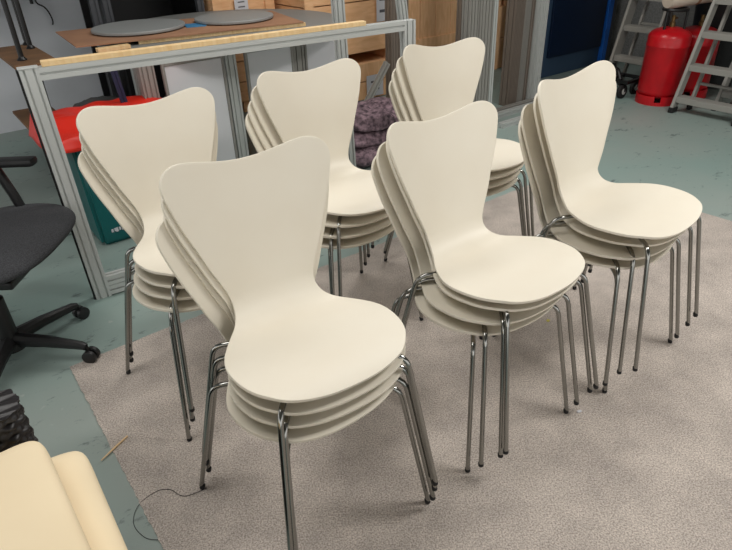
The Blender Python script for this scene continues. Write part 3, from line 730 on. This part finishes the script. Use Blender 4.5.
# ------------------------------------------------------------------ right: cabinet, ladders, gas cylinders
def cabinet():
    r = room('storage_cabinet', 'dark navy cabinet with a bright blue edge beside the ladders', 'cabinet', 5.05, 3.80)
    W, D, H = 1.02, .5, 1.9
    MB().box((W/2, D/2+.02, H/2), (W, D, H), None, .008).build('body', M_steelblue, r)
    MB().box((W/2-.02, .004, H/2+.08), (W-.16, .028, H-.22), None, .004).build('door', M_navy, r)
    MB().box((W-.035, .0, H/2), (.075, .05, H), None, .004).build('blue_edge', M_blue, r)
    MB().box((W+.055, D/2, H/2), (.08, D, H), None, .004).build('side_post', M_darkgrey, r)
cabinet()
def stepladder(name, label, u, w_, width, n, sp, lean, z0, m, sw=.035, rear=True):
    """front faces -u; treads run along w, stiles lean toward +u"""
    r = room(name, label, 'ladder', u, w_)
    H = z0+sp*(n-1)+.12; Yv = Vector((0, 1, 0))
    for y in (0, -width):
        st = MB().extrude([(-.012, -sw), (.012, -sw), (.012, -sw+.007), (-.004, -sw+.007), (-.004, sw-.007), (.012, sw-.007), (.012, sw), (-.012, sw)], (0, y, .03), (lean*H, y, H), Yv).build('stile', m, r)
        MB().box((0, y, .022), (.085, .04, .044), None, .008).build('rubber_foot', M_rubber, st)
    for k in range(n):
        z = z0+sp*k
        t = MB().box((lean*z, -width/2, z), (.095, width-.026, .022), None, .003); t.box((lean*z-.044, -width/2, z-.012), (.008, width-.026, .042), None, .002)
        for q in range(5): t.box((lean*z-.036+.018*q, -width/2, z+.0125), (.006, width-.03, .004))
        t.build('tread', m, r)
    if rear:
        d = .17
        for y in (-.05, -width+.05):
            st = MB().extrude([(-.01, -.02), (.01, -.02), (.01, .02), (-.01, .02)], (d, y, .03), (d+lean*H*.9, y, H*.97), Yv).build('rear_stile', m, r)
            MB().box((d, y, .02), (.05, .03, .04), None, .006).build('rubber_foot', M_rubber, st)
        for k in range(3):
            z = .2+.33*k; MB().box((d+lean*z*.92, -width/2, z), (.03, width-.12, .02), None, .003).build('rear_bar', m, r)
    return r
stepladder('step_ladder', 'aluminium step ladder at the right picture edge in front of the red cylinders', 4.90, 2.36, .50, 7, .235, .36, .115, M_alu_dull)
stepladder('step_ladder', 'dull grey step ladder behind the black wheeled dolly, beside the navy cabinet', 5.22, 3.19, .35, 6, .25, .30, .27, M_alu_dull, .055)
stepladder('step_ladder', 'second aluminium step ladder folded close behind the front one at the right edge', 5.20, 2.16, .42, 7, .235, .36, .14, M_alu_dull)
def cylinder(label, u, w_, rad, h, guard=True):
    r = room('gas_cylinder', label, 'gas cylinder', u, w_, 0, .4)
    prof = [(0, .06), (rad*.6, .045), (rad*.93, .075), (rad, .11)]
    prof += [(rad, h*.76), (rad*1.012, h*.765), (rad*1.012, h*.775), (rad, h*.78), (rad, h-.075)]
    for k in range(1, 10):
        a = math.pi/2*k/9; prof.append((rad*math.cos(a)*1.0 if k < 9 else .03, h-.075+.075*math.sin(a)))
    prof.append((0, h))
    MB().lathe(prof, 56).build('body', M_red, r, True, 50)
    # foot ring with slots
    b = MB(); n = 64
    for k in range(n):
        if k % 16 in (0, 1, 2): zs = (.0, .028)
        else: zs = (.0, .075)
        a0, a1 = 2*math.pi*k/n, 2*math.pi*(k+1)/n; ro, ri = rad*1.02, rad*.96
        P = [Vector((q*math.cos(a), q*math.sin(a), z)) for z in zs for (q, a) in ((ro, a0), (ro, a1), (ri, a1), (ri, a0))]
        b.add(P, [(0, 1, 2, 3), (4, 5, 6, 7), (0, 1, 5, 4), (2, 3, 7, 6), (1, 2, 6, 5), (3, 0, 4, 7)])
    b.build('foot_ring', M_red, r)
    MB().lathe([(0, 0), (.022, 0), (.022, .035), (.014, .045), (.014, .09), (0, .09)], 16, (0, 0, h-.005)).build('valve', M_brass, r, True)
    MB().tube([(0, 0, h+.06), (.05, -.02, h+.06)], .010, 10).build('valve_outlet', M_brass, r, True)
    if guard:
        for k in range(3):
            a = k*2.09+.5; MB().tube([(rad*.55*math.cos(a), rad*.55*math.sin(a), h-.02), (rad*.55*math.cos(a), rad*.55*math.sin(a), h+.13)], .010, 8).build('guard_post', M_blackmetal, r, True)
        MB().tube([(rad*.55*math.cos(a), rad*.55*math.sin(a), h+.13) for a in [2*math.pi*i/32 for i in range(33)]], .012, 8, cap=False).build('guard_ring', M_blackmetal, r, True)
cylinder('large red gas cylinder on the floor left of the aluminium step ladder', 5.10, 2.62, .165, .605)
cylinder('second red gas cylinder half hidden behind the aluminium step ladder', 5.46, 2.56, .17, .575, False)
# rolled sheet lying across the cylinder tops
def roll():
    a = UW(5.04, 2.67, .805); b = UW(6.0, 2.35, .86); d = b-a
    r = thing('beige_roll', 'beige roll lying across the tops of the red cylinders', 'roll', a)
    MB().tube([(0, 0, 0), d.normalized()*.012, d*.5, d-d.normalized()*.012, d], .07, 28, radii=[.062, .07, .07, .07, .062]).build('wrapped_sheet', M_roll, r, True, 40)
    MB().tube([d*.25, d*.25+d.normalized()*.03], .0715, 28).build('tape_band', M_card, r, True)
roll()
def bin_():
    r = room('black_bin', 'tall black bin in the corner behind the red cylinders', 'bin', 5.98, 2.62)
    b = MB(); b.lathe([(0, 0), (.20, 0), (.25, .70), (.255, .72), (.23, .72), (.19, .04), (0, .04)], 36); b.build('bin_body', M_black, r, True)
    MB().lathe([(0, .722), (.262, .722), (.262, .76), (.2, .80), (0, .83)], 36).build('lid', M_black, r, True)
bin_()
def trolley():
    r = room('wheeled_dolly', 'low black dolly with pale wheel hubs at the foot of the dull grey ladder', 'dolly', 5.08, 3.00)
    for (x, y) in ((-.10, -.12), (-.10, .14), (.10, -.12), (.10, .14)):
        wl = MB().tube([(x, y-.018, .06), (x, y-.014, .06), (x, y+.014, .06), (x, y+.018, .06)], .06, 24, radii=[.05, .06, .06, .05]).build('wheel', M_rubber, r, True, 40)
        o = MB().tube([(x, y-.021, .06), (x, y+.021, .06)], .026, 18).build('hub', M_hub, wl, True, 40); o['label'] = 'pale wheel hub'
        MB().tube([(x, y-.028, .06), (x, y-.028, .13), (x, y+.028, .13), (x, y+.028, .06)], .006, 6).build('fork', M_blackmetal, r, True)
    f = MB()
    for x in (-.12, .12): f.box((x, .01, .145), (.03, .38, .028), None, .004)
    for y in (-.17, .01, .19): f.box((0, y, .145), (.21, .03, .026), None, .004)
    f.build('frame', M_blackmetal, r)
    MB().tube([(-.12, -.10, .16), (-.10, -.05, .235), (-.02, .03, .22), (.05, .09, .25), (.10, .15, .16)], .016, 8, fillet=.05).build('strap', M_black, r, True)
trolley()

# ------------------------------------------------------------------ litter
o = MB().tube([Vector((-.860, 1.323, .0075)), Vector((-.835, 1.372, .009)), Vector((-.809, 1.422, .009))], .0035, 8, radii=[.002, .0035, .003]).build('wooden_stick', M_stick, None, True)
tag(o, 'thin wooden stick lying across the edge of the carpet', 'stick')
pts = [Vector((-.50, 1.2, .0075)), Vector((-.56, 1.175, .007)), Vector((-.61, 1.20, .0075)), Vector((-.65, 1.195, .007)), Vector((-.69, 1.15, .004)), Vector((-.685, 1.09, .003)), Vector((-.64, 1.045, .003)), Vector((-.60, 1.035, .004))]
sm = []
for i in range(len(pts)-1):
    p0, p1, p2, p3 = pts[max(i-1, 0)], pts[i], pts[i+1], pts[min(i+2, len(pts)-1)]
    for k in range(8):
        t = k/8; sm.append(.5*((2*p1)+(p2-p0)*t+(2*p0-5*p1+4*p2-p3)*t*t+(3*p1-p0-3*p2+p3)*t**3))
sm.append(pts[-1])
o = MB().tube(sm, .0008, 6).build('loose_thread', M_thread, None, True); tag(o, 'dark loose thread curling over the carpet edge at the lower left', 'thread')
o = MB().box((.701, 1.461, .0075), (.016, .008, .004), Matrix.Rotation(.4, 3, 'Z'), .001).build('paper_scrap', M_paper); tag(o, 'tiny white scrap on the carpet by the central stack\'s feet', 'scrap')
o = MB().box((.743, 1.983, .0075), (.014, .012, .004), Matrix.Rotation(.9, 3, 'Z'), .001).build('yellow_scrap', mat('yellow_scrap', (196, 186, 92), .6)); tag(o, 'tiny yellow scrap on the carpet behind the central stack', 'scrap')
